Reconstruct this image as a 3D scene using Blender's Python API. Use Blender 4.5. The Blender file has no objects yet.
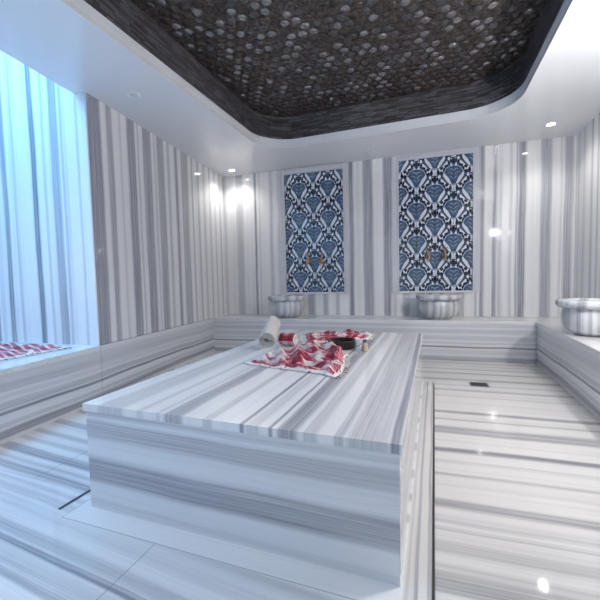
import bpy, bmesh, math, random
from mathutils import Vector, Matrix, noise as mnoise
random.seed(7)
C = bpy.context.scene.collection
PI = math.pi

# ------------------------------------------------------------------ room dimensions (metres)
H = 2.4525            # soffit height
B = 0.45              # bench height
D = 4.8437            # back wall
BF = 4.3857           # front of the back bench
YN = 2.3396           # far side of the left alcove
Y0 = -1.2             # wall behind the camera
def LW(y): return -2.6554 + 0.0804 * (D - y)        # left wall
def RW(y): return 1.7035 - 0.0546 * (D - y)         # right wall
def RF(y): return 1.2213 - 0.0546 * (BF - y)        # front of the right bench
XA = -3.85            # outer wall of the alcove
HA = H + 0.85         # alcove ceiling
TX, TY, TA = -1.3371, 1.1685, -0.0477               # massage table: front left corner and turn
TW, TD, TZ = 1.3007, 2.2456, 0.4538

# ------------------------------------------------------------------ node helpers
def mat_new(name):
    m = bpy.data.materials.new(name); m.use_nodes = True
    nt = m.node_tree; nt.nodes.clear()
    out = nt.nodes.new('ShaderNodeOutputMaterial')
    b = nt.nodes.new('ShaderNodeBsdfPrincipled')
    nt.links.new(b.outputs[0], out.inputs[0])
    return m, nt, b
class N:
    def __init__(s, nt): s.nt = nt
    def put(s, sock, v):
        if isinstance(v, (int, float)): sock.default_value = v
        elif isinstance(v, (tuple, list, Vector)): sock.default_value = tuple(v)
        else: s.nt.links.new(v, sock)
    def math(s, op, a, b=0.0, c=0.0, clamp=False):
        n = s.nt.nodes.new('ShaderNodeMath'); n.operation = op; n.use_clamp = clamp
        for i, v in enumerate((a, b, c)): s.put(n.inputs[i], v)
        return n.outputs[0]
    def dot(s, a, b):
        n = s.nt.nodes.new('ShaderNodeVectorMath'); n.operation = 'DOT_PRODUCT'
        s.put(n.inputs[0], a); s.put(n.inputs[1], b); return n.outputs['Value']
    def comb(s, x, y, z):
        n = s.nt.nodes.new('ShaderNodeCombineXYZ')
        for i, v in enumerate((x, y, z)): s.put(n.inputs[i], v)
        return n.outputs[0]
    def sep(s, v):
        n = s.nt.nodes.new('ShaderNodeSeparateXYZ'); s.put(n.inputs[0], v); return n.outputs
    def noise(s, v, scale=1.0, detail=2.0, rough=0.5):
        n = s.nt.nodes.new('ShaderNodeTexNoise'); s.put(n.inputs['Vector'], v)
        n.inputs['Scale'].default_value = scale; n.inputs['Detail'].default_value = detail
        n.inputs['Roughness'].default_value = rough
        return n.outputs[0]
    def ramp(s, f, stops, interp='LINEAR'):
        n = s.nt.nodes.new('ShaderNodeValToRGB'); r = n.color_ramp; r.interpolation = interp
        while len(r.elements) < len(stops): r.elements.new(0.5)
        for e, (p, c) in zip(r.elements, stops):
            e.position = p; e.color = (c, c, c, 1) if isinstance(c, (int, float)) else tuple(c) + (1,)
        s.put(n.inputs[0], f); return n.outputs[0]
    def mix(s, f, a, b):
        n = s.nt.nodes.new('ShaderNodeMix'); n.data_type = 'RGBA'
        s.put(n.inputs[0], f)
        for i, v in ((6, a), (7, b)):
            if isinstance(v, (tuple, list)): v = tuple(v) + ((1,) if len(v) == 3 else ())
            s.put(n.inputs[i], v)
        return n.outputs[2]
    def coords(s, which='Object'):
        return s.nt.nodes.new('ShaderNodeTexCoord').outputs[which]

WHITE = (0.83, 0.825, 0.825)
DARK = (0.295, 0.295, 0.335)
def marble(name, across, along, stripes=(), bg=0.5, seed=0.0, rough=0.05, warp=0.03, lines=(), white=WHITE, dark=DARK, fade=1.0, sc=1.0):
    """polished banded marble; stripes = (position, width, strength) measured along `across`"""
    m, nt, b = mat_new(name); n = N(nt)
    P = n.coords('Object')
    t0 = n.dot(P, across); l = n.dot(P, along)
    w = n.noise(n.comb(n.math('MULTIPLY', l, 0.7), n.math('MULTIPLY', t0, 1.4), seed), 1.0, 2.0)
    w2 = n.noise(n.comb(n.math('MULTIPLY', l, 3.0), n.math('MULTIPLY', t0, 9.0), seed + 5.0), 1.0, 2.0)
    t = n.math('ADD', t0, n.math('MULTIPLY_ADD', w, warp, -warp * 0.5))
    t = n.math('ADD', t, n.math('MULTIPLY_ADD', w2, 0.012, -0.006))
    fine = n.noise(n.comb(n.math('MULTIPLY', t, 110.0 * sc), n.math('MULTIPLY', l, 0.9), seed + 11.0), 1.0, 3.0, 0.65)
    med = n.noise(n.comb(n.math('MULTIPLY', t, 17.0 * sc), n.math('MULTIPLY', l, 0.22), seed + 23.0), 1.0, 4.0, 0.6)
    tot = None
    st = sorted(stripes)
    groups = {}
    per = 7
    k = max(1, math.ceil(len(st) / per))
    for i, s_ in enumerate(st): groups.setdefault(i % k, []).append(s_)
    for g in groups.values():
        lo = min(s_[0] - s_[1] for s_ in g) - 0.05; hi = max(s_[0] + s_[1] for s_ in g) + 0.05
        pts = []
        last = lo
        for (c, wd, d) in g:
            soft = min(0.20 * wd, 0.011)
            a0 = max(c - wd / 2 - soft, last + 1e-4)
            pts += [(a0, 0.0), (max(c - wd / 2 + soft, a0 + 1e-4), d), (c + wd / 2 - soft, d), (c + wd / 2 + soft, 0.0)]
            last = c + wd / 2 + soft
        f = n.math('DIVIDE', n.math('SUBTRACT', t, lo), hi - lo)
        r = n.ramp(f, [((p - lo) / (hi - lo), v) for p, v in pts])
        tot = r if tot is None else n.math('MAXIMUM', tot, r)
    bgv = n.math('MULTIPLY', n.ramp(med, [(0.0, 0.0), (0.50, 0.0), (0.58, 0.55), (0.68, 1.0), (1.0, 1.0)]), bg)
    if tot is not None:
        mod = n.math('MULTIPLY_ADD', n.ramp(fine, [(.33, 0.0), (.67, 1.0)]), 0.62, 0.66)
        bgv = n.math('MAXIMUM', bgv, n.math('MULTIPLY', tot, mod))
    dk = n.math('ADD', bgv, n.math('MULTIPLY_ADD', fine, 0.22, -0.085))
    dk = n.math('MULTIPLY', dk, fade, clamp=True)
    col = n.mix(dk, white, dark)
    for (ax, pos, wd, ax2, lo, hi) in lines:          # joints between slabs
        v = n.math('LESS_THAN', n.math('ABSOLUTE', n.math('SUBTRACT', n.dot(P, ax), pos)), wd / 2)
        q = n.dot(P, ax2)
        v = n.math('MULTIPLY', v, n.math('MULTIPLY', n.math('GREATER_THAN', q, lo), n.math('LESS_THAN', q, hi)))
        col = n.mix(n.math('MULTIPLY', v, 0.55), col, (0.16, 0.17, 0.19))
    nt.links.new(col, b.inputs['Base Color'])
    b.inputs['Roughness'].default_value = rough
    b.inputs['IOR'].default_value = 1.5
    return m
def plain(name, col, rough=0.5, metal=0.0, var=0.0, scale=20.0, emit=None, es=0.0):
    m, nt, b = mat_new(name); n = N(nt)
    if var > 0:
        f = n.noise(n.coords('Object'), scale, 4.0)
        c = n.mix(f, tuple(x * (1 - var) for x in col), tuple(min(1, x * (1 + var)) for x in col))
        nt.links.new(c, b.inputs['Base Color'])
    else:
        b.inputs['Base Color'].default_value = tuple(col) + (1,)
    b.inputs['Roughness'].default_value = rough; b.inputs['Metallic'].default_value = metal
    if emit:
        b.inputs['Emission Color'].default_value = tuple(emit) + (1,); b.inputs['Emission Strength'].default_value = es
    return m

# ------------------------------------------------------------------ mesh helpers
def link(name, bm, mats, parent=None, smooth=False):
    me = bpy.data.meshes.new(name)
    bmesh.ops.recalc_face_normals(bm, faces=bm.faces[:])
    bm.to_mesh(me); bm.free()
    if not isinstance(mats, (list, tuple)): mats = [mats]
    for m in mats: me.materials.append(m)
    if smooth:
        for p in me.polygons: p.use_smooth = True
    o = bpy.data.objects.new(name, me); C.objects.link(o)
    if parent: o.parent = parent
    return o
def structure(o, label=None):
    o['kind'] = 'structure'
    if label: o['label'] = label
    return o
def thing(name, label, cat, loc=(0, 0, 0), rz=0.0, group=None):
    o = bpy.data.objects.new(name, None); C.objects.link(o)
    o.empty_display_size = 0.1
    o.location = loc; o.rotation_euler = (0, 0, rz)
    return tag(o, label, cat, group)
def tag(o, label, cat, group=None):
    o['label'] = label; o['category'] = cat
    if group: o['group'] = group
    return o
def prism(bm, pts, z0, z1, mi=0):
    lo = [bm.verts.new((x, y, z0)) for x, y in pts]; hi = [bm.verts.new((x, y, z1)) for x, y in pts]
    fs = [bm.faces.new(lo[::-1]), bm.faces.new(hi)]
    for i in range(len(pts)):
        j = (i + 1) % len(pts); fs.append(bm.faces.new((lo[i], lo[j], hi[j], hi[i])))
    for f in fs: f.material_index = mi
    return fs
def box(bm, x0, x1, y0, y1, z0, z1, mi=0):
    return prism(bm, [(x0, y0), (x1, y0), (x1, y1), (x0, y1)], z0, z1, mi)
def bevel(bm, w, seg=2, ang=0.6):
    es = [e for e in bm.edges if len(e.link_faces) == 2 and e.calc_face_angle(0) > ang]
    bmesh.ops.bevel(bm, geom=es, offset=w, segments=seg, profile=0.6, affect='EDGES', clamp_overlap=True)
def pbox(name, mat, parent, pts, z0, z1, bev=0.0):
    bm = bmesh.new(); prism(bm, pts, z0, z1)
    if bev: bevel(bm, bev)
    return link(name, bm, mat, parent)
def lathe(bm, prof, seg=48, rad=None, mi=0, M=None):
    """prof: list of (r, z); rad(angle, r, z) may modulate the radius"""
    rings = []
    for r, z in prof:
        if r < 1e-6:
            rings.append([bm.verts.new((0, 0, z))]); continue
        ring = []
        for k in range(seg):
            a = 2 * PI * k / seg
            rr = rad(a, r, z) if rad else r
            ring.append(bm.verts.new((rr * math.cos(a), rr * math.sin(a), z)))
        rings.append(ring)
    for A, Bq in zip(rings, rings[1:]):
        for k in range(seg):
            j = (k + 1) % seg
            if len(A) == 1 and len(Bq) == 1: continue
            if len(A) == 1: f = bm.faces.new((A[0], Bq[k], Bq[j]))
            elif len(Bq) == 1: f = bm.faces.new((A[k], A[j], Bq[0]))
            else: f = bm.faces.new((A[k], A[j], Bq[j], Bq[k]))
            f.material_index = mi
    if M:
        bmesh.ops.transform(bm, matrix=M, verts=[v for R in rings for v in R])
def tube(bm, pts, r, seg=10, mi=0):
    pts = [Vector(p) for p in pts]; rings = []
    rs = r if isinstance(r, (list, tuple)) else [r] * len(pts)
    for i, p in enumerate(pts):
        d = (pts[min(i + 1, len(pts) - 1)] - pts[max(i - 1, 0)]).normalized()
        u = d.cross(Vector((0, 0, 1)))
        if u.length < 1e-3: u = d.cross(Vector((1, 0, 0)))
        u.normalize(); v = d.cross(u)
        rings.append([bm.verts.new(p + (u * math.cos(2 * PI * k / seg) + v * math.sin(2 * PI * k / seg)) * rs[i]) for k in range(seg)])
    for A, Bq in zip(rings, rings[1:]):
        for k in range(seg):
            j = (k + 1) % seg; bm.faces.new((A[k], A[j], Bq[j], Bq[k])).material_index = mi
    bm.faces.new(rings[0][::-1]).material_index = mi; bm.faces.new(rings[-1]).material_index = mi

# ------------------------------------------------------------------ materials
X_, Y_, Z_ = (1, 0, 0), (0, 1, 0), (0, 0, 1)
M_back = marble('marble_back_wall', X_, Z_, [(-2.73, .05, .5), (-2.64, .06, .3), (-2.40, .11, .5), (-2.155, .035, .85), (-2.09, .03, .3), (-1.915, .05, .45),
    (-1.35, .10, .6), (-1.15, .07, .55), (-.98, .05, .5), (-.79, .06, .9), (-.70, .05, .15), (-.57, .125, .75), (-.335, .085, .85), (-.24, .04, .4),
    (-.10, .08, .55), (.05, .05, .3), (.30, .06, .4), (.52, .10, .5), (.70, .03, .5), (.765, .045, .85), (.90, .04, .85), (.955, .045, .4), (1.065, .02, .45),
    (1.13, .02, .8), (1.18, .075, .85), (1.42, .11, .7), (1.56, .02, .4), (1.635, .085, .65)], bg=.18, seed=1.0, dark=(.255, .265, .315))
M_left = marble('marble_left_wall', Y_, Z_, [(2.385, .17, .95), (2.57, .07, .75), (2.70, .03, .3), (2.85, .11, .9), (2.95, .03, .4), (3.085, .13, .8), (3.21, .03, .4), (3.31, .12, .75),
    (3.45, .05, .5), (3.60, .06, .85), (3.78, .15, .65), (3.95, .04, .6), (4.10, .05, .6), (4.25, .06, .45), (4.41, .05, .5), (4.56, .05, .45), (4.72, .06, .5)],
    bg=.22, seed=3.0, white=(.82, .815, .82), dark=(.30, .30, .345))
M_right = marble('marble_right_wall', Y_, Z_, [(4.75, .04, .3), (4.60, .05, .3), (4.39, .05, .6), (4.24, .04, .5), (4.0, .08, .5), (3.7, .1, .6), (3.3, .1, .6)], bg=.3, seed=4.0)
M_alc = marble('marble_alcove_wall', X_, Z_, [(-3.60, .09, .7), (-3.39, .06, .8), (-3.27, .03, .4), (-3.04, .06, .95), (-2.92, .03, .35), (-2.80, .09, .65), (-2.72, .03, .45), (-2.56, .025, .35)], bg=.25, seed=6.0, dark=(.20, .235, .27))
M_alcside = marble('marble_alcove_side', Y_, Z_, bg=.5, seed=8.0)
M_face_x = marble('marble_bench_face_back', Z_, X_, [(.155, .018, .95), (.022, .055, .65), (.20, .02, .3), (.255, .05, .3), (.33, .05, .35), (.39, .03, .25), (.10, .05, .25)], bg=.22, seed=9.0, white=(.74, .745, .76), dark=(.25, .255, .30), warp=.02, sc=1.2)  # white lowered to put the face's shade in; grey bands are marble
M_face_y = marble('marble_bench_face_side', Z_, Y_, [(.175, .022, .95), (.215, .05, .45), (.05, .05, .75), (.33, .06, .35), (.39, .03, .2), (.10, .03, .35), (.27, .03, .2)], bg=.28, seed=12.0, white=(.74, .745, .76), dark=(.25, .255, .30), warp=.06, sc=1.2)  # same here: darker white carries the face's shade, bands belong to the stone
M_seat_x = marble('marble_seat_back', Y_, X_, [(4.42, .03, .35), (4.70, .04, .3)], bg=.3, seed=14.0)
M_seat_y = marble('marble_seat_side', X_, Y_, bg=.35, seed=15.0)
M_top = marble('marble_table_top', X_, Y_, [(.155, .13, .35), (.31, .03, .3), (.47, .08, .7), (.62, .035, .4), (.755, .016, .95), (.80, .05, .35), (.865, .012, .9), (.925, .065, .85), (1.005, .05, .4),
    (1.10, .03, .55), (1.19, .13, .5), (1.275, .03, .95), (.40, .02, .3)], bg=.12, seed=17.0, warp=.04)
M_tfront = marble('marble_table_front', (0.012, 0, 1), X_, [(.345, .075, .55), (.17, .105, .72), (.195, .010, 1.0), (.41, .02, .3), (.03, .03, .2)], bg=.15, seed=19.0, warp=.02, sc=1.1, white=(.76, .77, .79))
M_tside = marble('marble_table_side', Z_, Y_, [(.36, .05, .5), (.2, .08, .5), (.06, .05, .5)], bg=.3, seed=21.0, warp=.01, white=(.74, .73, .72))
ct, st_ = math.cos(TA), math.sin(TA)
UX = (ct, st_, 0); UY = (-st_, ct, 0)
u0 = TX * ct + TY * st_; v0 = -TX * st_ + TY * ct
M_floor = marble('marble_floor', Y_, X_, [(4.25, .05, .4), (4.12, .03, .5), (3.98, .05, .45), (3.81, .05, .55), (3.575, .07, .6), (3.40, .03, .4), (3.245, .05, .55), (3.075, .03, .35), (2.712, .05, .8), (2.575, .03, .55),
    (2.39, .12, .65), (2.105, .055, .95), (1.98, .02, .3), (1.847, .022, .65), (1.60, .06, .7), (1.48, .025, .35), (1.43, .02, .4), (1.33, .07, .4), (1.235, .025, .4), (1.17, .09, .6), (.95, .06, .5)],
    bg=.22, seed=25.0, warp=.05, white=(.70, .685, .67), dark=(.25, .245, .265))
M_floor_l = marble('marble_floor_left', (0.12, 1, 0), X_, [(.66, .03, .6), (.70, .05, .4), (.755, .03, .9), (.80, .05, .5), (.97, .04, .35), (1.02, .03, .3), (1.10, .05, .7), (1.16, .03, .4), (1.24, .07, .7), (1.35, .04, .4), (1.45, .05, .5), (1.6, .06, .6), (1.8, .08, .5), (2.1, .1, .6), (2.5, .1, .6), (3.0, .1, .5)],
    bg=.28, seed=29.0, warp=.06, white=(.76, .76, .76), dark=(.27, .28, .32),
    lines=[(UX, u0 + .43, .004, UY, v0 - 3, v0 - .085), (UX, u0 - .47, .0045, UY, v0 + .09, v0 + 5), (UY, v0 + .09, .002, UX, u0 - 3, u0 - .05), (UY, v0 - .9, .006, UX, u0 - 3, u0 + 1.4)])
M_band_y = marble('marble_floor_band', UX, UY, [(u0 + 1.335, .012, .7), (u0 + 1.375, .012, .55), (u0 + 1.31, .01, .3)], bg=.3, seed=31.0, warp=.015, sc=1.6, white=(.66, .645, .635))
M_band_x = marble('marble_floor_band_front', UY, UX, [], bg=.12, seed=33.0, white=(.77, .77, .77), lines=[(UX, u0 - .0475, .004, UY, v0 - 1, v0 + 3), (UY, v0 - .0825, .004, UX, u0 - 1, u0 + 3)])
M_frame_v = marble('marble_panel_frame_upright', X_, Z_, bg=.5, seed=35.0, sc=3.0, white=(.64, .64, .68))
M_frame_h = marble('marble_panel_frame_head', Z_, X_, [(2.44, .02, .7)], bg=.6, seed=36.0, sc=2.5, white=(.60, .60, .65))
M_basin = marble('marble_basin', (0.92, 0.39, 0), Z_, [(-.17, .05, .5), (-.09, .03, .6), (-.02, .025, .5), (.05, .05, .45), (.13, .03, .6), (.19, .03, .4)], bg=.45, seed=38.0, sc=1.3, rough=.28, white=(.72, .725, .74), dark=(.18, .19, .235))
M_rim = marble('marble_basin_rim', (0.92, 0.39, 0), Z_, [(-.24, .03, .6), (-.20, .02, .4), (-.07, .06, .55), (.06, .05, .5), (.17, .05, .5)], bg=.35, seed=40.0, sc=1.2, rough=.25, white=(.70, .71, .73), dark=(.18, .19, .235))

def ceiling_mat():
    m, nt, b = mat_new('glossy_white_soffit')
    b.inputs['Base Color'].default_value = (.80, .81, .83, 1)
    b.inputs['Roughness'].default_value = .16
    return m
M_soffit = ceiling_mat()
M_fascia = plain('white_fascia', (.78, .80, .83), .35)
M_white = plain('white_plaster', (.8, .8, .8), .5)

def strip_mat():
    m, nt, b = mat_new('strip_mosaic'); n = N(nt)
    uv = n.coords('UV')
    su = n.sep(uv)
    rw = n.math('FLOOR', n.math('DIVIDE', su[1], .0165))
    hs = n.math('FRACT', n.math('MULTIPLY', n.math('SINE', n.math('MULTIPLY', rw, 12.9898)), 437.585))
    br = nt.nodes.new('ShaderNodeTexBrick'); n.put(br.inputs['Vector'], n.comb(n.math('ADD', su[0], hs), su[1], 0.0))
    br.offset = 0.0; br.offset_frequency = 1
    br.inputs['Scale'].default_value = 1.0
    br.inputs['Brick Width'].default_value = .12; br.inputs['Row Height'].default_value = .0165
    br.inputs['Mortar Size'].default_value = .0014; br.inputs['Bias'].default_value = 0.0
    br.inputs['Color1'].default_value = (.030, .024, .023, 1); br.inputs['Color2'].default_value = (.22, .22, .26, 1)
    br.inputs['Mortar'].default_value = (.012, .011, .011, 1)
    f = n.noise(n.comb(n.math('MULTIPLY', n.sep(uv)[0], 9.0), n.math('MULTIPLY', n.sep(uv)[1], 120.0), 0.0), 1.0, 3.0)
    col = n.mix(n.ramp(f, [(.35, 0.0), (.7, 1.0)]), br.outputs['Color'], (.040, .033, .032))
    nt.links.new(col, b.inputs['Base Color'])
    b.inputs['Roughness'].default_value = .28
    bp = nt.nodes.new('ShaderNodeBump'); bp.inputs['Strength'].default_value = .5; bp.inputs['Distance'].default_value = .004
    n.put(bp.inputs['Height'], n.math('ADD', f, n.math('MULTIPLY', br.outputs['Fac'], -1.0)))
    nt.links.new(bp.outputs[0], b.inputs['Normal'])
    return m
M_strip = strip_mat()
def pebble_mat():
    m, nt, b = mat_new('dark_mosaic_ground'); n = N(nt)
    P = n.coords('Object')
    v = nt.nodes.new('ShaderNodeTexVoronoi'); v.inputs['Scale'].default_value = 48.0; n.put(v.inputs['Vector'], P)
    s = n.sep(v.outputs['Color'])[0]
    col = n.mix(s, (.012, .008, .007), (.085, .062, .054))
    nt.links.new(col, b.inputs['Base Color'])
    b.inputs['Roughness'].default_value = .30
    bp = nt.nodes.new('ShaderNodeBump'); bp.inputs['Strength'].default_value = .8; bp.inputs['Distance'].default_value = .006
    n.put(bp.inputs['Height'], n.math('ADD', n.math('MULTIPLY', v.outputs['Distance'], -1.5), n.math('MULTIPLY', s, .6)))
    nt.links.new(bp.outputs[0], b.inputs['Normal'])
    return m
M_pebble = pebble_mat()
def dome_mat(name, c, metal):
    m, nt, b = mat_new(name); n = N(nt)
    f = n.noise(n.coords('Object'), 9.0, 2.0)
    nt.links.new(n.mix(f, tuple(x * .55 for x in c), tuple(x * 1.45 for x in c)), b.inputs['Base Color'])
    b.inputs['Roughness'].default_value = .16; b.inputs['Metallic'].default_value = metal
    return m
M_dome = [dome_mat('mosaic_tile_grey', (.10, .095, .10), .5), dome_mat('mosaic_tile_brown', (.062, .046, .042), .35), dome_mat('mosaic_tile_pale', (.30, .285, .29), .7)]

# ------------------------------------------------------------------ room shell
def quad_strip(y0, y1, fx0, fx1):
    return [(fx0(y0), y0), (fx1(y0), y0), (fx1(y1), y1), (fx0(y1), y1)]
# floor: one mesh, slabs laid in the table's direction
bm = bmesh.new()
def T2(u, v): return (TX + ct * u - st_ * v, TY + st_ * u + ct * v)
def slab(ua, ub, va, vb, mi):
    nu = 1; nv = 1
    f = bm.faces.new([bm.verts.new(T2(u, v) + (0.0,)) for u, v in ((ua, va), (ub, va), (ub, vb), (ua, vb))]); f.material_index = mi
S_ = 1.388
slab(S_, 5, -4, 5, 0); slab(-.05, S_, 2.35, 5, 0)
slab(1.30, S_, -4, 2.35, 2); slab(-.05, 1.30, -.085, .3, 3)
slab(-.05, 1.30, .3, 2.35, 1); slab(-.05, 1.30, -4, -.085, 1); slab(-5, -.05, -4, 5, 1)
def clip(co, no):
    bmesh.ops.bisect_plane(bm, geom=bm.verts[:] + bm.edges[:] + bm.faces[:], plane_co=co, plane_no=no, clear_outer=True)
clip((0, D + .06, 0), (0, 1, 0)); clip((0, Y0 - .12, 0), (0, -1, 0))
clip((LW(0) - .08, 0, 0), (-1, -.0804, 0)); clip((RW(0) + .08, 0, 0), (1, -.0546, 0))
ex = bmesh.ops.extrude_face_region(bm, geom=bm.faces[:])
bmesh.ops.translate(bm, vec=(0, 0, -.08), verts=[g for g in ex['geom'] if isinstance(g, bmesh.types.BMVert)])
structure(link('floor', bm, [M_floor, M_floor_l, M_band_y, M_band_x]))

bm = bmesh.new(); box(bm, LW(D) - .15, RW(D) + .15, D, D + .12, 0, HA); structure(link('wall_back', bm, M_back))
structure(pbox('wall_left', M_left, None, [(LW(YN), YN), (LW(D), D), (LW(D) - .12, D), (LW(YN) - .12, YN)], B, HA))
structure(pbox('wall_right', M_right, None, [(RW(Y0), Y0), (RW(D), D), (RW(D) + .12, D), (RW(Y0) + .12, Y0)], 0, HA))
bm = bmesh.new(); box(bm, XA, LW(YN), YN - .012, YN - .0005, B, HA)
structure(link('wall_alcove_far', bm, M_alc))
bm = bmesh.new(); box(bm, XA - .12, XA, Y0, YN + .1, 0, HA); structure(link('wall_alcove_outer', bm, M_alcside))
bm = bmesh.new()
box(bm, XA, -1.1, Y0 - .12, Y0, 0, HA); box(bm, 0.55, RW(Y0) + .12, Y0 - .12, Y0, 0, HA); box(bm, -1.1, .55, Y0 - .12, Y0, 2.12, HA)  # unseen doorway gap, added to let in fill light
structure(link('wall_front', bm, M_back))
# lining of the left bench front, continuing under the wall to the back bench
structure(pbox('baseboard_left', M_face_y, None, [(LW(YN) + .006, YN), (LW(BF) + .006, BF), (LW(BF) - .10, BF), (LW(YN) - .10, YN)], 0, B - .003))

# ceiling: soffit with a rounded opening, fascia, mosaic recess
OPEN = [(-1.835, .25), (.755, .25), (.895, 3.955), (-1.665, 4.10)]
RAD = [.35, .35, .42, .42]
def rounded(off=0.0, seg=14):
    n = len(OPEN); out = []
    P = [Vector((x, y)) for x, y in OPEN]; Q = []
    for i in range(n):                       # offset the quad outwards (it runs counter-clockwise)
        a, b, c = P[i - 1], P[i], P[(i + 1) % n]
        d1 = (b - a).normalized(); d2 = (c - b).normalized()
        n1 = Vector((d1.y, -d1.x)); n2 = Vector((d2.y, -d2.x))
        k = (n1 + n2); k = k / k.dot(n1)
        Q.append(b + k * off)
    for i in range(n):
        a, b, c = Q[i - 1], Q[i], Q[(i + 1) % n]; r = RAD[i] + off
        d1 = (a - b).normalized(); d2 = (c - b).normalized()
        half = math.acos(max(-1, min(1, d1.dot(d2)))) / 2
        L = r / math.tan(half); cen = b + (d1 + d2).normalized() * (r / math.sin(half))
        s = b + d1 * L; e = b + d2 * L
        a0 = math.atan2(s.y - cen.y, s.x - cen.x); a1 = math.atan2(e.y - cen.y, e.x - cen.x)
        while a1 < a0: a1 += 2 * PI
        for k in range(seg + 1):
            t = a0 + (a1 - a0) * k / seg
            out.append((cen.x + r * math.cos(t), cen.y + r * math.sin(t)))
    return out
inner = rounded(0.0)
E_ = .1062
outer = [(LW(Y0) - E_, Y0), (RW(Y0), Y0), (RW(D), D), (LW(D), D), (LW(YN), YN - .012), (LW(YN) - E_, YN - .012)]
bm = bmesh.new()
def loop_edges(pts, z):
    vs = [bm.verts.new((x, y, z)) for x, y in pts]
    return [bm.edges.new((vs[i], vs[(i + 1) % len(vs)])) for i in range(len(vs))]
es = loop_edges(outer, H) + loop_edges(inner, H)
bmesh.ops.triangle_fill(bm, use_beauty=True, use_dissolve=False, edges=es)
ex = bmesh.ops.extrude_face_region(bm, geom=bm.faces[:])
bmesh.ops.translate(bm, vec=(0, 0, .03), verts=[g for g in ex['geom'] if isinstance(g, bmesh.types.BMVert)])
structure(link('ceiling', bm, M_soffit))
def ring_wall(bm, off0, off1, z0, z1, uv=False):
    A = rounded(off0); Bq = rounded(off1); n = len(A)
    V = [[bm.verts.new((x, y, z)) for x, y in P] for P, z in ((A, z0), (A, z1), (Bq, z1), (Bq, z0))]
    L = bm.loops.layers.uv.new('UVMap') if uv else None
    s = 0.0
    for i in range(n):
        j = (i + 1) % n
        ds = (Vector(A[j]) - Vector(A[i])).length
        for k in range(4):
            f = bm.faces.new((V[k][i], V[k][j], V[(k + 1) % 4][j], V[(k + 1) % 4][i]))
            if uv:
                for lp, (uu, vv) in zip(f.loops, ((s, V[k][i].co.z), (s + ds, V[k][i].co.z), (s + ds, V[(k + 1) % 4][i].co.z), (s, V[(k + 1) % 4][i].co.z))):
                    lp[L].uv = (uu, vv)
        s += ds
bm = bmesh.new(); ring_wall(bm, .0, .03, H + .03, H + .095); structure(link('trim_1', bm, M_fascia))
bm = bmesh.new(); ring_wall(bm, .006, .05, H + .095, H + .345, uv=True); structure(link('trim_2', bm, M_strip))
bm = bmesh.new(); bm.faces.new([bm.verts.new((x, y, H + .345)) for x, y in rounded(.05)])
ex = bmesh.ops.extrude_face_region(bm, geom=bm.faces[:])
bmesh.ops.translate(bm, vec=(0, 0, .05), verts=[g for g in ex['geom'] if isinstance(g, bmesh.types.BMVert)])
# round glazed tiles of the mosaic
pitch = .088; poly = rounded(-.03)
def inside(x, y):
    c = False; n = len(poly)
    for i in range(n):
        x0, y0 = poly[i]; x1, y1 = poly[i - 1]
        if (y0 > y) != (y1 > y) and x < (x1 - x0) * (y - y0) / (y1 - y0) + x0: c = not c
    return c
rnd = random.Random(11)
zt = H + .345
row = 0; y = .25
while y < 4.15:
    x = -1.9 + (pitch / 2 if row % 2 else 0)
    while x < 1.0:
        if inside(x, y):
            mi = rnd.choices((1, 2, 3), (4, 6, 3))[0]
            R = .034; tilt = Vector((rnd.gauss(0, .18), rnd.gauss(0, .18)))
            rings = []
            for rr, zz in ((1.0, 0.001), (.86, .006), (.45, .0085)):
                rings.append([bm.verts.new((x + R * rr * math.cos(2 * PI * k / 8), y + R * rr * math.sin(2 * PI * k / 8),
                              zt - zz - (.0 if rr == 1.0 else (tilt.x * math.cos(2 * PI * k / 8) + tilt.y * math.sin(2 * PI * k / 8)) * R * rr * .5))) for k in range(8)])
            for A, Bq in zip(rings, rings[1:]):
                for k in range(8):
                    f = bm.faces.new((A[k], Bq[k], Bq[(k + 1) % 8], A[(k + 1) % 8])); f.material_index = mi; f.smooth = True
            f = bm.faces.new(rings[-1][::-1]); f.material_index = mi; f.smooth = True
        x += pitch
    y += pitch * .866; row += 1
me = bpy.data.meshes.new('ceiling'); bm.to_mesh(me); bm.free()
for mm in [M_pebble] + M_dome: me.materials.append(mm)
o = bpy.data.objects.new('ceiling', me); C.objects.link(o); structure(o)
# cap above the alcove slot
bm = bmesh.new(); box(bm, XA, LW(YN) + .4, Y0, YN, HA, HA + .05); structure(link('trim_3', bm, M_white))
bm = bmesh.new(); prism(bm, [(LW(Y0) + .30, Y0), (LW(Y0) + .34, Y0), (LW(YN) + .34, YN - .012), (LW(YN) + .30, YN - .012)], H + .03, HA); structure(link('trim_4', bm, M_white))

# ------------------------------------------------------------------ benches
bb = thing('stone_bench', 'low banded marble bench running along the back wall below the two blue tiled panels', 'bench', (-.7, BF, 0))
def at_parent(o, p):                                   # geometry was written in room coordinates
    o.parent = p; o.matrix_parent_inverse = Matrix.Identity(4)
    o.data.transform(Matrix.Rotation(-p.rotation_euler.z, 4, 'Z') @ Matrix.Translation(-Vector(p.location)))
    return o
def shift_mat(o): pass
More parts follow.
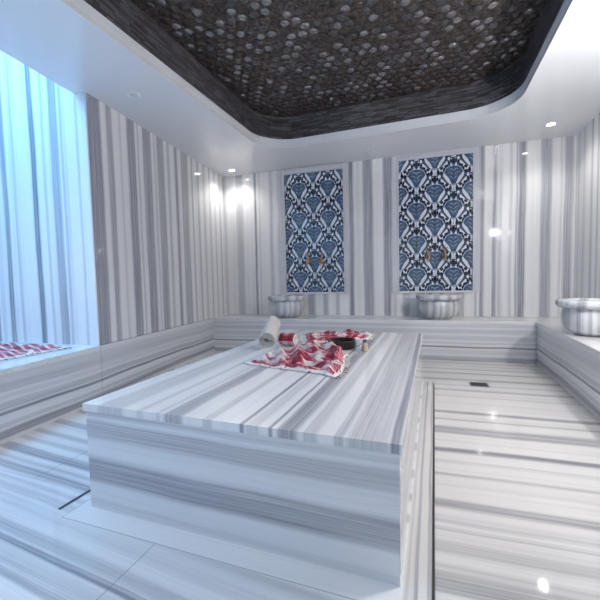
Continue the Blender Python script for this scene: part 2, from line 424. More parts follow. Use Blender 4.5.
# (marble bands are measured in room coordinates, so bench empties stand at the room's origin)
bb.location = (0, 0, 0)
pbox('seat_slab', M_seat_x, bb, [(LW(BF) + .004, BF - .012), (RF(BF) - .012, BF - .012), (RF(BF) - .012, BF), (RW(BF) - .002, BF), (RW(D) - .002, D - .002), (LW(D) + .002, D - .002)], B - .032, B, .004)
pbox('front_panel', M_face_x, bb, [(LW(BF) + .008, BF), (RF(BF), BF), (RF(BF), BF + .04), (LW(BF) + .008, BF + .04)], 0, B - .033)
rb = thing('stone_bench', 'low banded marble bench running along the right wall under the right-hand basin', 'bench')
pbox('seat_slab', M_seat_y, rb, [(RF(Y0) - .012, Y0 + .002), (RW(Y0) - .002, Y0 + .002), (RW(BF) - .002, BF - .002), (RF(BF) - .012, BF - .013)], B - .032, B, .004)
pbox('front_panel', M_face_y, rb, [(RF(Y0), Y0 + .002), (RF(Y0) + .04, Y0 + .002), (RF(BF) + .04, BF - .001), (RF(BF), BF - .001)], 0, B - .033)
ab = thing('stone_bench', 'blue-lit marble seat in the left alcove with a red cloth on it', 'bench')
pbox('seat_slab', M_seat_y, ab, [(XA + .002, Y0 + .002), (LW(Y0) + .016, Y0 + .002), (LW(YN) + .016, YN - .014), (XA + .002, YN - .014)], B - .032, B, .006)
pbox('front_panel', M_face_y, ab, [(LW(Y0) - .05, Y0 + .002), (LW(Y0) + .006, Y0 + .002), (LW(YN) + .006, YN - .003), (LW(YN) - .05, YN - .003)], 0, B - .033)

# ------------------------------------------------------------------ massage table
tb = thing('massage_table', 'big low block table of banded marble in the middle of the room', 'table', (TX, TY, 0), TA)
th = .031
bm = bmesh.new(); box(bm, 0, TW, 0, TD, TZ - th, TZ); bevel(bm, .005, 3); link('top_slab', bm, M_top, tb)
o_ = .008; pz = TZ - th - .001
def tpart(name, mat, x0, x1, y0, y1, z0=0.0):
    bm = bmesh.new(); box(bm, x0, x1, y0, y1, z0, pz); return link(name, bm, mat, tb)
tpart('front_panel', M_tfront, o_, TW - o_, o_, o_ + .03)
tpart('back_panel', M_tfront, o_, TW - o_, TD - o_ - .03, TD - o_)
tpart('side_panel', M_tside, o_, o_ + .03, o_ + .031, TD - o_ - .031)
tpart('side_panel', M_tside, TW - o_ - .03, TW - o_, o_ + .031, TD - o_ - .031)

# ------------------------------------------------------------------ drains
M_steel = plain('dull_steel', (.33, .33, .35), .35, .9, .2, 60)
M_slot = plain('dark_slot', (.03, .028, .027), .6)
sd = thing('slot_drain', 'long thin dark slot drain in the floor along the right side of the table', 'drain', T2(S_, 0) + (0,), TA)
bm = bmesh.new(); box(bm, -.0032, .0032, -2.0, 2.30, .0, .0012); link('channel', bm, M_slot, sd)
for s in (-1, 1):
    bm = bmesh.new(); box(bm, s * .0042 - .0008, s * .0042 + .0008, -2.0, 2.30, .0, .002); link('edge_strip', bm, M_steel, sd)
sd2 = thing('slot_drain', 'short dark slot drain in the blue-tinted floor beside the left front corner of the table', 'drain', T2(-.1085, -.05) + (0,), TA - .02)
bm = bmesh.new(); box(bm, -.006, .006, 0, 2.2, .0, .0012); link('channel', bm, M_slot, sd2)
for s in (-1, 1):
    bm = bmesh.new(); box(bm, s * .0072 - .001, s * .0072 + .001, 0, 2.2, .0, .002); link('edge_strip', bm, M_steel, sd2)
fd = thing('floor_drain', 'small square dark metal floor drain grate near the corner of the benches', 'drain', (.53, 3.45, 0), -.03)
bm = bmesh.new()
for (a, b2, c, d) in ((-.075, .075, -.065, -.055), (-.075, .075, .055, .065), (-.075, -.065, -.055, .055), (.065, .075, -.055, .055)): box(bm, a, b2, c, d, 0, .004)
link('frame', bm, M_steel, fd)
bm = bmesh.new(); box(bm, -.065, .065, -.055, .055, 0, .001); link('well', bm, M_slot, fd)
bm = bmesh.new()
for k in range(7):
    x = -.054 + k * .018; box(bm, x - .003, x + .003, -.055, .055, .0015, .0035)
for k in range(3):
    yy = -.03 + k * .03; box(bm, -.065, .065, yy - .003, yy + .003, .0012, .0030)
link('grate', bm, plain('dark_grate', (.10, .10, .11), .45, .7), fd)

# ------------------------------------------------------------------ tiled panels on the back wall
M_tile_blue = plain('tile_blue', (.068, .115, .205), .12, 0, .35, 25)
M_tile_navy = plain('tile_navy', (.013, .016, .032), .12, 0, .3, 40)
M_tile_mid = plain('tile_mid_blue', (.05, .08, .15), .12, 0, .4, 30)
M_tile_white = plain('tile_white', (.72, .75, .80), .12, 0, .12, 40)
M_tile_sky = plain('tile_pale_blue', (.36, .46, .60), .12, 0, .2, 40)
M_tile_rust = plain('tile_rust', (.25, .15, .11), .14, 0, .2, 40)
TILES = [M_tile_mid, M_tile_blue, M_tile_navy, M_tile_white, M_tile_sky, M_tile_rust]
def ell(cx, cy, a, b_, rot=0.0, n=10):
    return [(cx + a * math.cos(t) * math.cos(rot) - b_ * math.sin(t) * math.sin(rot), cy + a * math.cos(t) * math.sin(rot) + b_ * math.sin(t) * math.cos(rot)) for t in (2 * PI * k / n for k in range(n))]
def band(pts, w):
    L, R = [], []
    for i, p in enumerate(pts):
        a = Vector(pts[max(i - 1, 0)]); c = Vector(pts[min(i + 1, len(pts) - 1)])
        d = (c - a).normalized(); nrm = Vector((-d.y, d.x)); ww = w[i] if isinstance(w, (list, tuple)) else w
        L.append(tuple(Vector(p) + nrm * ww / 2)); R.append(tuple(Vector(p) - nrm * ww / 2))
    return L + R[::-1]
# motif in half-cell units (1 = one 20 cm tile); x >= 0 half, mirrored
MOTIF = [
    (1, [(-.0, .48), (.22, .46), (.36, .38), (.45, .16), (.36, -.08), (.16, -.42), (-.0, -.45)]),          # medallion
    (4, band([(0, .57), (.22, .53), (.40, .42), (.53, .14)], .05)),                                           # lattice, upper side
    (3, band([(.53, .16), (.46, -.02), (.36, -.16), (.27, -.32), (.16, -.50)], [.08, .16, .19, .16, .10])),   # white leaf, lower side
    (3, band([(.66, -.16), (.60, -.30), (.47, -.44), (.40, -.62), (.33, -.72)], [.06, .15, .12, .15, .06])),  # second leaf
    (3, band([(.53, .36), (.62, .28), (.72, .33), (.80, .46)], [.06, .14, .14, .06])),
    (4, band([(0, -.535), (.14, -.535)], .075)),                                                              # ring under the medallion
    (3, [(0, -.59), (.13, -.59), (.10, -.75), (.13, -.92), (0, -.95)]),                                      # vase
    (2, ell(.37, -.82, .07, .12, .5)), (2, ell(.50, -.62, .06, .11, -.6)), (2, ell(.62, .44, .06, .11, .8)), (2, ell(.40, .58, .055, .11, 1.2)),
    (2, ell(.20, -.74, .05, .15, .15)), (2, ell(.20, -1.02, .06, .11, -.5)), (2, ell(.27, -1.26, .07, .10, .9)),
    (4, ell(0, -1.10, .07, .12)), (2, ell(0, -1.27, .05, .05)),
    (3, band([(.10, -1.00), (.17, -1.14), (.13, -1.32)], [.06, .11, .06])),
    (3, ell(.38, .72, .08, .06)), (3, ell(.12, -1.40, .06, .07)), (3, ell(.75, -.02, .07, .10)), (2, ell(.86, -.16, .06, .12)), (2, ell(.84, .22, .06, .10)),
    (4, band([(0, .40), (0, -.36)], .04)), (4, band([(.02, -.24), (.10, -.10), (.20, -.06)], [.02, .05, .02])), (4, band([(.02, .0), (.14, .15), (.32, .17)], [.02, .05, .02])),
    (4, band([(.02, .24), (.10, .36), (.22, .38)], [.02, .05, .02])), (5, ell(.25, .27, .045, .03, .3)), (5, ell(.16, .03, .035, .025, .3)), (0, ell(.36, .24, .03, .07, -.4)),
]
def clip_poly(pts, x0, x1, y0, y1):
    for ax, lim, sg in ((0, x0, 1), (0, x1, -1), (1, y0, 1), (1, y1, -1)):
        out = []
        for i in range(len(pts)):
            p, q = pts[i - 1], pts[i]; a = (p[ax] - lim) * sg; b2 = (q[ax] - lim) * sg
            if (a < 0) != (b2 < 0):
                t = a / (a - b2); out.append((p[0] + (q[0] - p[0]) * t, p[1] + (q[1] - p[1]) * t))
            if b2 >= 0: out.append(q)
        pts = out
        if len(pts) < 3: return None
    return pts
def tile_panel(x0, x1, z0, z1, fx0, fx1, fz1, label):
    t = thing('tile_panel', label, 'tile panel', ((x0 + x1) / 2, D, z0), 0, 'blue tiled panels on the back wall')
    cx = (x0 + x1) / 2; w = x1 - x0; h = z1 - z0
    u = w / 4; ph = h / 8
    bm = bmesh.new(); box(bm, -w / 2, w / 2, -.012, -.001, 0, h)
    for f in bm.faces: f.material_index = 0
    for cj in range(-1, 6):
        for ci in range(0, 5):
            mx = -w / 2 + ci * u; my = h - (1.15 + (1 if ci % 2 == 0 else 0) + 2 * cj) * ph + ph * .0
            for li, (mi, pts) in enumerate(MOTIF):
                for s in (-1, 1):
                    pp = [(mx + s * px * u, my + py * ph) for px, py in pts]
                    pp = clip_poly(pp, -w / 2, w / 2, 0, h)
                    if not pp: continue
                    try:
                        f = bm.faces.new([bm.verts.new((px, -.0125 - .00006 * li, pz_)) for px, pz_ in pp]); f.material_index = mi
                    except ValueError: pass
    for k in range(1, 4):                                   # grout lines between the glazed tiles
        xx = -w / 2 + k * u; f = bm.faces.new([bm.verts.new((xx + a * .0012, -.0146, zz)) for a, zz in ((-1, 0), (1, 0), (1, h), (-1, h))]); f.material_index = 0
    for k in range(1, 8):
        zz = k * ph; f = bm.faces.new([bm.verts.new((xx, -.0146, zz + a * .0012)) for xx, a in ((-w / 2, -1), (w / 2, -1), (w / 2, 1), (-w / 2, 1))]); f.material_index = 0
    me = bpy.data.meshes.new('tiles'); bm.to_mesh(me); bm.free()
    for mm in TILES: me.materials.append(mm)
    o = bpy.data.objects.new('tiles', me); C.objects.link(o); o.parent = t
    fm = None
    def fr(name, mat, a, b2, c, d, dep):
        bm = bmesh.new(); box(bm, a, b2, -dep, -.001, c, d); bevel(bm, .004, 2); o = link(name, bm, mat, t); return o
    fr('frame_upright', M_frame_v, fx0 - cx, -w / 2, -.02, fz1 - z0, .028)
    fr('frame_upright', M_frame_v, w / 2, fx1 - cx, -.02, fz1 - z0, .028)
    fr('frame_head', M_frame_h, -w / 2, w / 2, h, fz1 - z0, .028)
    fr('sill', M_white, -w / 2, w / 2, -.02, 0, .034)
    return t
tile_panel(-1.700, -.890, .765, 2.372, -1.80, -.835, 2.445, 'blue and white glazed tile panel, narrower of the two, above the left basin')
tile_panel(-.185, .664, .765, 2.386, -.275, .745, 2.450, 'blue and white glazed tile panel on the right, wider, above the middle basin')

# ------------------------------------------------------------------ taps
M_brass = plain('aged_brass', (.42, .28, .18), .3, .9, .35, 60)
M_reddot = plain('red_enamel', (.55, .03, .05), .3)
def make_tap(label, loc):
    t = thing('wall_tap', label, 'tap', loc, 0, 'brass taps on the tiled panels')
    bm = bmesh.new(); lathe(bm, [(0, 0), (.030, 0), (.030, .006), (.020, .012), (.014, .014), (.014, .045), (0, .045)], 20, M=Matrix.Rotation(PI / 2, 4, 'X'))
    link('flange', bm, M_brass, t, True)
    bm = bmesh.new(); lathe(bm, [(0, -.028), (.016, -.026), (.024, -.012), (.024, .014), (.017, .03), (.012, .045), (.018, .055), (.010, .064), (0, .066)], 20, M=Matrix.Translation((0, -.055, 0)))
    link('body', bm, M_brass, t, True)
    bm = bmesh.new(); tube(bm, [(0, -.07, -.008), (0, -.10, -.005), (0, -.125, -.015), (0, -.135, -.04), (0, -.136, -.062)], [.013, .012, .012, .012, .015], 12)
    link('spout', bm, M_brass, t, True)
    bm = bmesh.new(); lathe(bm, [(0, .064), (.009, .064), (.008, .085), (.014, .09), (.014, .1), (0, .104)], 14, M=Matrix.Translation((0, -.055, 0)))
    for a in range(4):
        ca, sa = math.cos(a * PI / 2 + .4), math.sin(a * PI / 2 + .4)
        tube(bm, [(0, -.055, .094), (.030 * ca, -.055 + .030 * sa, .094), (.036 * ca, -.055 + .036 * sa, .094)], [.006, .006, .009], 8)
    hd = link('handle', bm, M_brass, t, True)
    bm = bmesh.new(); lathe(bm, [(.010, 0), (.009, .003), (0, .004)], 14, M=Matrix.Translation((0, -.079, .0)) @ Matrix.Rotation(PI / 2, 4, 'X'))
    b_ = link('indicator', bm, M_reddot, t, True); b_['label'] = 'round red enamel dot'
    return t
def copy_tree(src, label, loc, rz=None):
    r = src.copy(); C.objects.link(r); r.location = loc; r['label'] = label
    if rz is not None: r.rotation_euler = (0, 0, rz)
    def kids(a, b2):
        for ch in list(a.children):
            c = ch.copy(); C.objects.link(c); c.parent = b2; kids(ch, c)
    kids(src, r); return r
tap = make_tap('brass tap on the left tiled panel, the one nearer the left wall', (-1.365, D - .0145, 1.18))
copy_tree(tap, 'brass tap on the left tiled panel, the one on the right of its pair', (-1.185, D - .0145, 1.18))
copy_tree(tap, 'brass tap on the right tiled panel, the one on the left of its pair', (.160, D - .0145, 1.19))
copy_tree(tap, 'brass tap on the right tiled panel, the one nearer the right wall', (.350, D - .0145, 1.19))

# ------------------------------------------------------------------ basins
def make_basin(label, loc, rz):
    t = thing('wash_basin', label, 'basin', loc, rz, 'marble wash basins on the benches')
    lob = lambda a, r, z: r * (.985 + .035 * abs(math.cos(4 * a)) * math.sin(max(0, min(1, z / .25)) * PI))
    bm = bmesh.new()
    lathe(bm, [(0, 0), (.115, 0), (.125, .008), (.15, .02), (.192, .055), (.212, .10), (.218, .15), (.213, .19), (.205, .212), (.200, .222), (.17, .222), (.165, .20), (.15, .10), (.10, .06), (0, .05)], 96, lob)
    link('bowl', bm, M_basin, t, True)
    sc = lambda a, r, z: r + (.010 * min(1.0, 2.2 * abs(math.cos(4 * a))) - .008 if r > .23 else 0)
    bm = bmesh.new()
    lathe(bm, [(.168, .221), (.222, .221), (.236, .225), (.241, .233), (.250, .238), (.2535, .250), (.2535, .272), (.247, .282), (.200, .285), (.172, .281), (.166, .268), (.168, .221)], 96, sc)
    link('rim', bm, M_rim, t, True)
    return t
bs = make_basin('round marble wash basin on the back bench under the left tiled panel', (-1.615, 4.585, B), .2)
copy_tree(bs, 'round marble wash basin on the back bench under the right tiled panel', (.268, 4.585, B), -.25)
copy_tree(bs, 'large marble wash basin on the right bench, cut off by the right edge', (1.372, 3.50, B), -.78)

# ------------------------------------------------------------------ cloths
def plaid(name, nu, nv):
    m, nt, b = mat_new(name); n = N(nt)
    uv = n.coords('UV'); s = n.sep(uv); u, v = s[0], s[1]
    def sq(x, k, duty, ph=0.0):
        return n.math('LESS_THAN', n.math('FRACT', n.math('MULTIPLY_ADD', x, k, ph)), duty)
    wide = n.math('ADD', n.math('MULTIPLY', sq(v, nv, .64), .75), n.math('MULTIPLY', sq(v, nv * 4.0, .45, .3), .25))
    warp_ = sq(u, nu, .55, .2)
    fine = sq(u, nu * 6, .5)
    a = n.math('MULTIPLY', n.math('ADD', n.math('MULTIPLY', wide, .70), n.math('MULTIPLY', warp_, .30)), n.math('MULTIPLY_ADD', fine, .15, .85))
    def edge(x, w):
        return n.math('MULTIPLY', n.math('GREATER_THAN', x, w), n.math('LESS_THAN', x, 1 - w))
    ins = n.math('MULTIPLY', edge(u, .035), edge(v, .04))
    red = n.ramp(a, [(0.0, (.72, .67, .64)), (.30, (.70, .58, .57)), (.45, (.62, .26, .31)), (.62, (.36, .03, .06)), (1.0, (.24, .010, .028))])
    nz = n.noise(n.comb(u, v, 0.0), 26.0, 2.0)
    dash = n.math('GREATER_THAN', nz, .60)
    border = n.mix(n.math('MULTIPLY', dash, .85), (.76, .74, .70), (.05, .03, .035))
    nt.links.new(n.mix(ins, border, red), b.inputs['Base Color'])
    b.inputs['Roughness'].default_value = .9
    b.inputs['Sheen Weight'].default_value = .2
    w = nt.nodes.new('ShaderNodeTexWave'); w.inputs['Scale'].default_value = 60; n.put(w.inputs['Vector'], uv)
    bp = nt.nodes.new('ShaderNodeBump'); bp.inputs['Strength'].default_value = .25; bp.inputs['Distance'].default_value = .002
    n.put(bp.inputs['Height'], w.outputs['Fac']); nt.links.new(bp.outputs[0], b.inputs['Normal'])
    return m
M_plaid = plaid('red_checked_cloth', 4, 8)
M_plaid_far = plaid('red_checked_cloth_far', 9, 3)
M_plaid_alc = plaid('red_checked_cloth_alcove', 10, 6)
M_fringe = plain('cream_fringe', (.74, .71, .66), .9, 0, .3, 120)
M_knot = plain('dark_knot', (.10, .05, .05), .9)
def cloth(name, label, corners, base, hfun, mat, group, nu=56, nv=48, thick=.003, fr=True, seed=0.0, jag=.02):
    c00, c10, c11, c01 = [Vector(c) for c in corners]
    cen = (c00 + c10 + c11 + c01) / 4
    t = thing(name, label, 'cloth', (cen.x, cen.y, base), 0, group)
    bm = bmesh.new(); L = bm.loops.layers.uv.new('UVMap'); G = []
    for j in range(nv + 1):
        r = []
        for i in range(nu + 1):
            u, v = i / nu, j / nv
            p = (c00 * (1 - u) + c10 * u) * (1 - v) + (c01 * (1 - u) + c11 * u) * v - cen
            q = mnoise.noise_vector(Vector((p.x * 6, p.y * 6, seed)))
            p = p + Vector((q.x, q.y)) * jag
            r.append(bm.verts.new((p.x, p.y, thick + .0006 + max(0.0, hfun(u, v, p.x, p.y)))))
        G.append(r)
    for j in range(nv):
        for i in range(nu):
            f = bm.faces.new((G[j][i], G[j][i + 1], G[j + 1][i + 1], G[j + 1][i])); f.smooth = True
            for lp, (a, b2) in zip(f.loops, ((i, j), (i + 1, j), (i + 1, j + 1), (i, j + 1))): lp[L].uv = (a / nu, b2 / nv)
    edge0 = [G[j][0].co.copy() for j in range(nv + 1)]; edge0i = [G[j][1].co.copy() for j in range(nv + 1)]
    edge1 = [G[j][nu].co.copy() for j in range(nv + 1)]; edge1i = [G[j][nu - 1].co.copy() for j in range(nv + 1)]
    o = link('weave', bm, mat, t)
    md = o.modifiers.new('thickness', 'SOLIDIFY'); md.thickness = thick; md.offset = 0
    if fr:
        rr = random.Random(int(seed * 10) + 3)
        for ed, edi in ((edge0, edge0i), (edge1, edge1i)):
            bm = bmesh.new()
            for k in range(0, len(ed) - 1):
                for q in range(2):
                    p = ed[k].lerp(ed[k + 1], q / 2 + rr.random() * .3)
                    d = (ed[k] - edi[k]); d.z = 0
                    if d.length < 1e-6: continue
                    d = d.normalized() * (.018 + rr.random() * .014); d += Vector((rr.gauss(0, .005), rr.gauss(0, .005), 0))
                    e = p + d; e.z = max(.002, p.z * .35)
                    md_ = p.lerp(e, .5); md_.z += .001
                    tube(bm, [p, md_, e], [.0022, .002, .0012], 5, mi=1 if rr.random() < .18 else 0)
            link('fringe', bm, [M_fringe, M_knot], t)
    return t
def fold(u, v, x, y, s, amp, f1, ang):
    a = x * math.cos(ang) + y * math.sin(ang)
    k = mnoise.noise(Vector((x * 5, y * 5, s))) * .06
    w = .5 + .5 * math.sin((a + k) * f1 + s)
    return amp * (w ** 2) * (.55 + .9 * abs(mnoise.noise(Vector((x * 7, y * 7, s + 3)))))
def h_near(u, v, x, y):
    e = min(u, 1 - u, 1 - v, v); k = min(1, max(0, e) / .10)
    ridge = .040 * math.exp(-((v - .86) / .12) ** 2) * (.4 + .6 * u)
    return k * (fold(u, v, x, y, 1.7, .040, 74, 1.25) + fold(u, v, x, y, 5.3, .030, 60, .35) + ridge * .6 + .020 * abs(mnoise.noise(Vector((x * 20, y * 20, 2)))))
cloth('bath_cloth', 'crumpled red and white checked cloth spread on the table before the dark bowl', [(-.985, 1.965), (-.375, 1.785), (-.40, 2.32), (-.73, 2.60)], TZ, h_near, M_plaid, None, seed=1.0, jag=.035)
def h_far(u, v, x, y):
    e = min(u, 1 - u, 1 - v, v); k = min(1, max(0, e) / .08)
    return k * (.012 + fold(u, v, x, y, 4.1, .030, 60, 1.4) + .02 * abs(mnoise.noise(Vector((x * 20, y * 20, 7))))) + .003
cloth('bath_cloth', 'narrow red and white checked cloth lying flat behind the dark bowl on the table', [(-.80, 2.655), (-.36, 2.92), (-.35, 3.19), (-.93, 3.03)], TZ, h_far, M_plaid_far, None, seed=2.0, jag=.012)
def h_alc(u, v, x, y):
    e = min(u, 1 - u, 1 - v, v); k = min(1, max(0, e) / .06)
    return k * fold(u, v, x, y, 2.2, .035, 34, .5) + .003
cloth('bath_cloth', 'red and white checked cloth spread on the blue-lit alcove seat at the left edge', [(-3.50, 1.62), (-2.66, 1.72), (-2.60, 2.20), (-3.45, 2.22)], B, h_alc, M_plaid_alc, None, seed=3.0, nu=80)

# rolled towels
def terry(name, col):
    m, nt, b = mat_new(name); n = N(nt)
    P = n.coords('Object'); f = n.noise(P, 160.0, 3.0); g = n.noise(P, 14.0, 2.0)
    nt.links.new(n.mix(g, tuple(c * .86 for c in col), col), b.inputs['Base Color'])
    b.inputs['Roughness'].default_value = .95; b.inputs['Sheen Weight'].default_value = .4
    bp = nt.nodes.new('ShaderNodeBump'); bp.inputs['Strength'].default_value = .7; bp.inputs['Distance'].default_value = .004
    n.put(bp.inputs['Height'], f); nt.links.new(bp.outputs[0], b.inputs['Normal'])
    return m
M_terry = terry('white_terry', (.66, .60, .56))
def roll_mesh(r0, r1, turns, length, seed, uvk=(1, 1)):
    bm = bmesh.new(); L = bm.loops.layers.uv.new('UVMap'); ns = int(turns * 22); nl = 12; G = []
    for i in range(ns + 1):
        a = i / ns * turns * 2 * PI; r = r0 + (r1 - r0) * i / ns
        row_ = []
        for j in range(nl + 1):
            y = (j / nl - .5) * length
            if i > 0:
                q = mnoise.noise(Vector((math.cos(a) * 1.3, math.sin(a) * 1.3, y * 8 + seed))) * .004
            else: q = 0
            en = (.004 * mnoise.noise(Vector((i * .25, seed, j))) if j in (0, nl) else 0)
            rr = (r + q) * (1 - .18 * max(0.0, 2 * j / nl - 1) ** 6)
            row_.append(bm.verts.new((rr * math.cos(a), y + en, rr * math.sin(a) * .96)))
        G.append(row_)
    for i in range(ns):
        for j in range(nl):
            f = bm.faces.new((G[i][j], G[i][j + 1], G[i + 1][j + 1], G[i + 1][j])); f.smooth = True
            for lp, (p, q) in zip(f.loops, ((i, j), (i, j + 1), (i + 1, j + 1), (i + 1, j))): lp[L].uv = (q / nl * uvk[0], (p / ns * uvk[1]))
    return bm
wt = thing('rolled_towel', 'rolled white terry towel lying tilted on the table, leaning on the red roll', 'towel', (-.99, 2.475, TZ))
o = link('roll', roll_mesh(.020, .066, 3.3, .29, 1.0), M_terry, wt)
md = o.modifiers.new('thickness', 'SOLIDIFY'); md.thickness = .0065; md.offset = -1
A_ = Vector((-.005, -.110, .072)); B_ = Vector((-.055, .155, .170))
dv = (B_ - A_).normalized(); rt = dv.cross(Vector((0, 0, 1))).normalized(); up = rt.cross(dv)
Mx = Matrix((rt, dv, up)).transposed().to_4x4(); Mx.translation = (A_ + B_) / 2
o.matrix_local = Mx
rt2 = thing('rolled_cloth', 'small red checked cloth roll beside the white rolled towel on the table', 'cloth', (-.905, 2.575, TZ), -.18)
M_plaid_roll = plaid('red_checked_cloth_roll', 1.3, 1.2)
o = link('roll', roll_mesh(.008, .050, 4.3, .125, 5.0, (1, .9)), M_plaid_roll, rt2)
md = o.modifiers.new('thickness', 'SOLIDIFY'); md.thickness = .006; md.offset = -1
o.matrix_local = Matrix.Translation((0, 0, .0495)) @ Matrix.Rotation(-PI / 2, 4, 'Z')

# ------------------------------------------------------------------ bowl and toiletries on the table
def copper_mat():
    m, nt, b = mat_new('dark_hammered_copper'); n = N(nt)
    P = n.coords('Object')
    v = nt.nodes.new('ShaderNodeTexVoronoi'); v.inputs['Scale'].default_value = 90; n.put(v.inputs['Vector'], P)
    f = n.ramp(v.outputs['Distance'], [(.15, 1.0), (.35, 0.0)])
    nt.links.new(n.mix(n.math('MULTIPLY', f, .5), (.035, .026, .024), (.16, .10, .085)), b.inputs['Base Color'])
    b.inputs['Roughness'].default_value = .38; b.inputs['Metallic'].default_value = .35
    bp = nt.nodes.new('ShaderNodeBump'); bp.inputs['Strength'].default_value = .5; bp.inputs['Distance'].default_value = .002
    n.put(bp.inputs['Height'], f); nt.links.new(bp.outputs[0], b.inputs['Normal'])
    return m
M_copper = copper_mat()
hb = thing('bath_bowl', 'dark brown round metal bowl with a flat rim between the red cloths', 'bowl', (-.497, 2.575, TZ))
bm = bmesh.new()
lathe(bm, [(0, 0), (.088, 0), (.094, .004), (.096, .012), (.096, .050), (.090, .050), (.088, .012), (.080, .008), (0, .007)], 48)
link('bowl', bm, M_copper, hb, False)
bm = bmesh.new()
lathe(bm, [(.088, .050), (.104, .050), (.108, .054), (.106, .059), (.096, .062), (.086, .060), (.084, .054), (.088, .050)], 48)
link('rim', bm, M_copper, hb, True)
bm = bmesh.new(); lathe(bm, [(0, .0075), (.03, .0075), (.027, .018), (.012, .026), (0, .028)], 24); link('boss', bm, M_copper, hb, True)
cp = thing('metal_cup', 'small slim silver metal cup standing right beside the dark bowl', 'cup', (-.373, 2.478, TZ))
bm = bmesh.new(); lathe(bm, [(0, 0), (.015, 0), (.016, .004), (.015, .05), (.018, .074), (.0185, .080), (.0165, .080), (.014, .055), (.013, .008), (0, .007)], 24)
link('cup', bm, plain('brushed_silver', (.50, .55, .62), .3, .6, .15, 50), cp, True)
bm = bmesh.new(); lathe(bm, [(.0155, .034), (.0175, .036), (.0175, .040), (.0155, .042)], 24); link('band', bm, M_steel, cp, True)
jr = thing('small_bottle', 'small tan bottle with a dark cap at the right end of the bowl', 'bottle', (-.325, 2.492, TZ))
bm = bmesh.new(); lathe(bm, [(0, 0), (.019, 0), (.021, .004), (.021, .044), (.017, .050), (.010, .053), (.010, .058), (0, .058)], 24)
link('body', bm, plain('tan_soap', (.50, .38, .28), .4, 0, .15, 40), jr, True)
bm = bmesh.new(); lathe(bm, [(0, .0585), (.0135, .0585), (.0135, .076), (.011, .079), (0, .0795)], 20)
link('cap', bm, plain('dark_cap', (.06, .08, .14), .35), jr, True)

# ------------------------------------------------------------------ downlights
M_ring = plain('white_enamel_ring', (.78, .79, .80), .3)
M_glow = plain('lit_lens', (.9, .9, .9), .4, emit=(1.0, .97, .92), es=18.0)
M_off = plain('frosted_lens', (.62, .64, .67), .4)
def downlight(label, x, y, on=True, watts=30.0, cone=155):
    t = thing('ceiling_downlight', label, 'ceiling light', (x, y, H), 0, 'round downlights in the soffit')
    bm = bmesh.new(); lathe(bm, [(.036, -.0005), (.036, -.005), (.046, -.007), (.052, -.005), (.054, -.0005)], 32); link('ring', bm, M_ring, t, True)
    bm = bmesh.new(); lathe(bm, [(0, -.004), (.030, -.0035), (.0355, -.002), (.0355, -.0005)], 24); o = link('lens', bm, M_glow if on else M_off, t, True)
    if on:
        ld = bpy.data.lights.new('bulb', 'SPOT'); ld.energy = watts; ld.spot_size = math.radians(cone); ld.spot_blend = .9; ld.shadow_soft_size = .03
        ld.color = (1.0, .965, .92)
        lo = bpy.data.objects.new('bulb', ld); C.objects.link(lo); lo.parent = t; lo.location = (0, 0, -.02)
    return t
downlight('lit downlight in the soffit at the back left corner of the room', -2.376, 4.60, True, 8, 140)
downlight('lit downlight in the soffit at the back right corner of the room', 1.32, 4.386, True, 7, 135)
downlight('unlit round downlight in the blue-tinted soffit above the alcove corner', -2.137, 2.50, False)
downlight('unlit round downlight in the soffit between the two tiled panels', -.485, 4.489, False)
downlight('lit downlight in the soffit behind the camera on the left', -1.56, -.02, True, 7)
downlight('lit downlight in the soffit behind the camera on the right', 1.15, .10, True, 7)
downlight('added fill downlight in the soffit above the right bench', 1.17, 2.2, True, 22)  # unseen downlight added to fill the middle of the room
downlight('added fill downlight in the soffit in front of the alcove', -2.1, .9, True, 16)  # another unseen downlight, added as fill on the left side

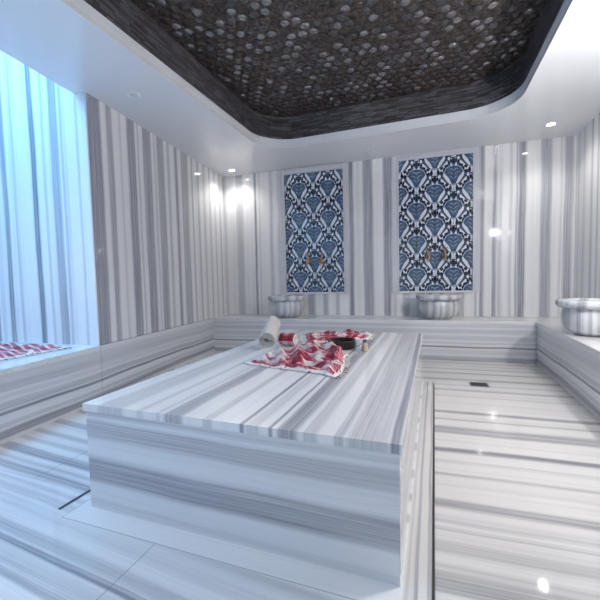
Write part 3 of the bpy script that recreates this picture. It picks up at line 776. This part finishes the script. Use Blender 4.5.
def fill_globe(label, y, watts):  # unseen globe lamp added to brighten soffit and walls
    x = RW(y)
    t = thing('fill_lamp', label, 'fill lamp', (x - .001, y, 1.72), 0)
    bm = bmesh.new(); lathe(bm, [(0, 0), (.045, 0), (.045, .008), (.02, .015), (.012, .02), (.012, .06), (0, .06)], 24, M=Matrix.Rotation(-PI / 2, 4, 'Y')); link('bracket', bm, M_brass, t, True)
    bm = bmesh.new(); lathe(bm, [(0, -.035)] + [(.035 * math.sin(PI * k / 12), -.035 * math.cos(PI * k / 12)) for k in range(1, 12)] + [(0, .035)], 24, M=Matrix.Translation((-.092, 0, 0))); g_ = link('globe', bm, M_glow, t, True)
    ld = bpy.data.lights.new('bulb', 'POINT'); ld.energy = watts; ld.shadow_soft_size = .02; ld.color = (1.0, .98, .965)
    lo = bpy.data.objects.new('bulb', ld); C.objects.link(lo); lo.parent = t; lo.location = (-.155, 0, 0)
    return t
fill_globe('unseen globe lamp added for fill on the right wall above the bench', 2.1, 27)
# ------------------------------------------------------------------ blue light in the alcove, daylight through a doorway added for fill
def area(name, loc, rot, sx, sy, e, col):
    ld = bpy.data.lights.new(name, 'AREA'); ld.shape = 'RECTANGLE'; ld.size = sx; ld.size_y = sy; ld.energy = e; ld.color = col
    o = bpy.data.objects.new(name, ld); C.objects.link(o); o.location = loc; o.rotation_euler = rot; return o
area('alcove_light', (-3.05, .75, HA - .03), (0, 0, 0), .9, 2.8, 36, (.20, .53, 1.0))
pt = area('doorway_fill', (-.275, Y0 - .13, 1.06), (PI / 2, 0, PI), 1.64, 2.1, 1, (1, 1, 1)); pt.data.cycles.is_portal = True  # portal guiding the sky fill through the added doorway
w = bpy.data.worlds.new('fill_daylight'); bpy.context.scene.world = w; w.use_nodes = True
bgn = w.node_tree.nodes['Background']; bgn.inputs[0].default_value = (.70, .85, 1.0, 1); bgn.inputs[1].default_value = .45  # even bluish sky added as fill from behind the camera

# ------------------------------------------------------------------ camera
cd = bpy.data.cameras.new('camera'); cam = bpy.data.objects.new('camera', cd); C.objects.link(cam)
cd.sensor_width = 36; cd.lens = 21.9836; cd.clip_start = .02
R_ = Vector((.954, .298, -.023)); F_ = Vector((-.299, .953, -.059)).normalized()
R_ = (R_ - F_ * R_.dot(F_)).normalized(); U_ = R_.cross(F_)
Mc = Matrix((R_, U_, -F_)).transposed().to_4x4(); Mc.translation = (0, 0, .958)
cam.matrix_world = Mc
bpy.context.scene.camera = cam
vs = bpy.context.scene.view_settings
vs.view_transform = 'Standard'; vs.look = 'None'; vs.gamma = 1; vs.use_curve_mapping = False; vs.exposure = 1.15
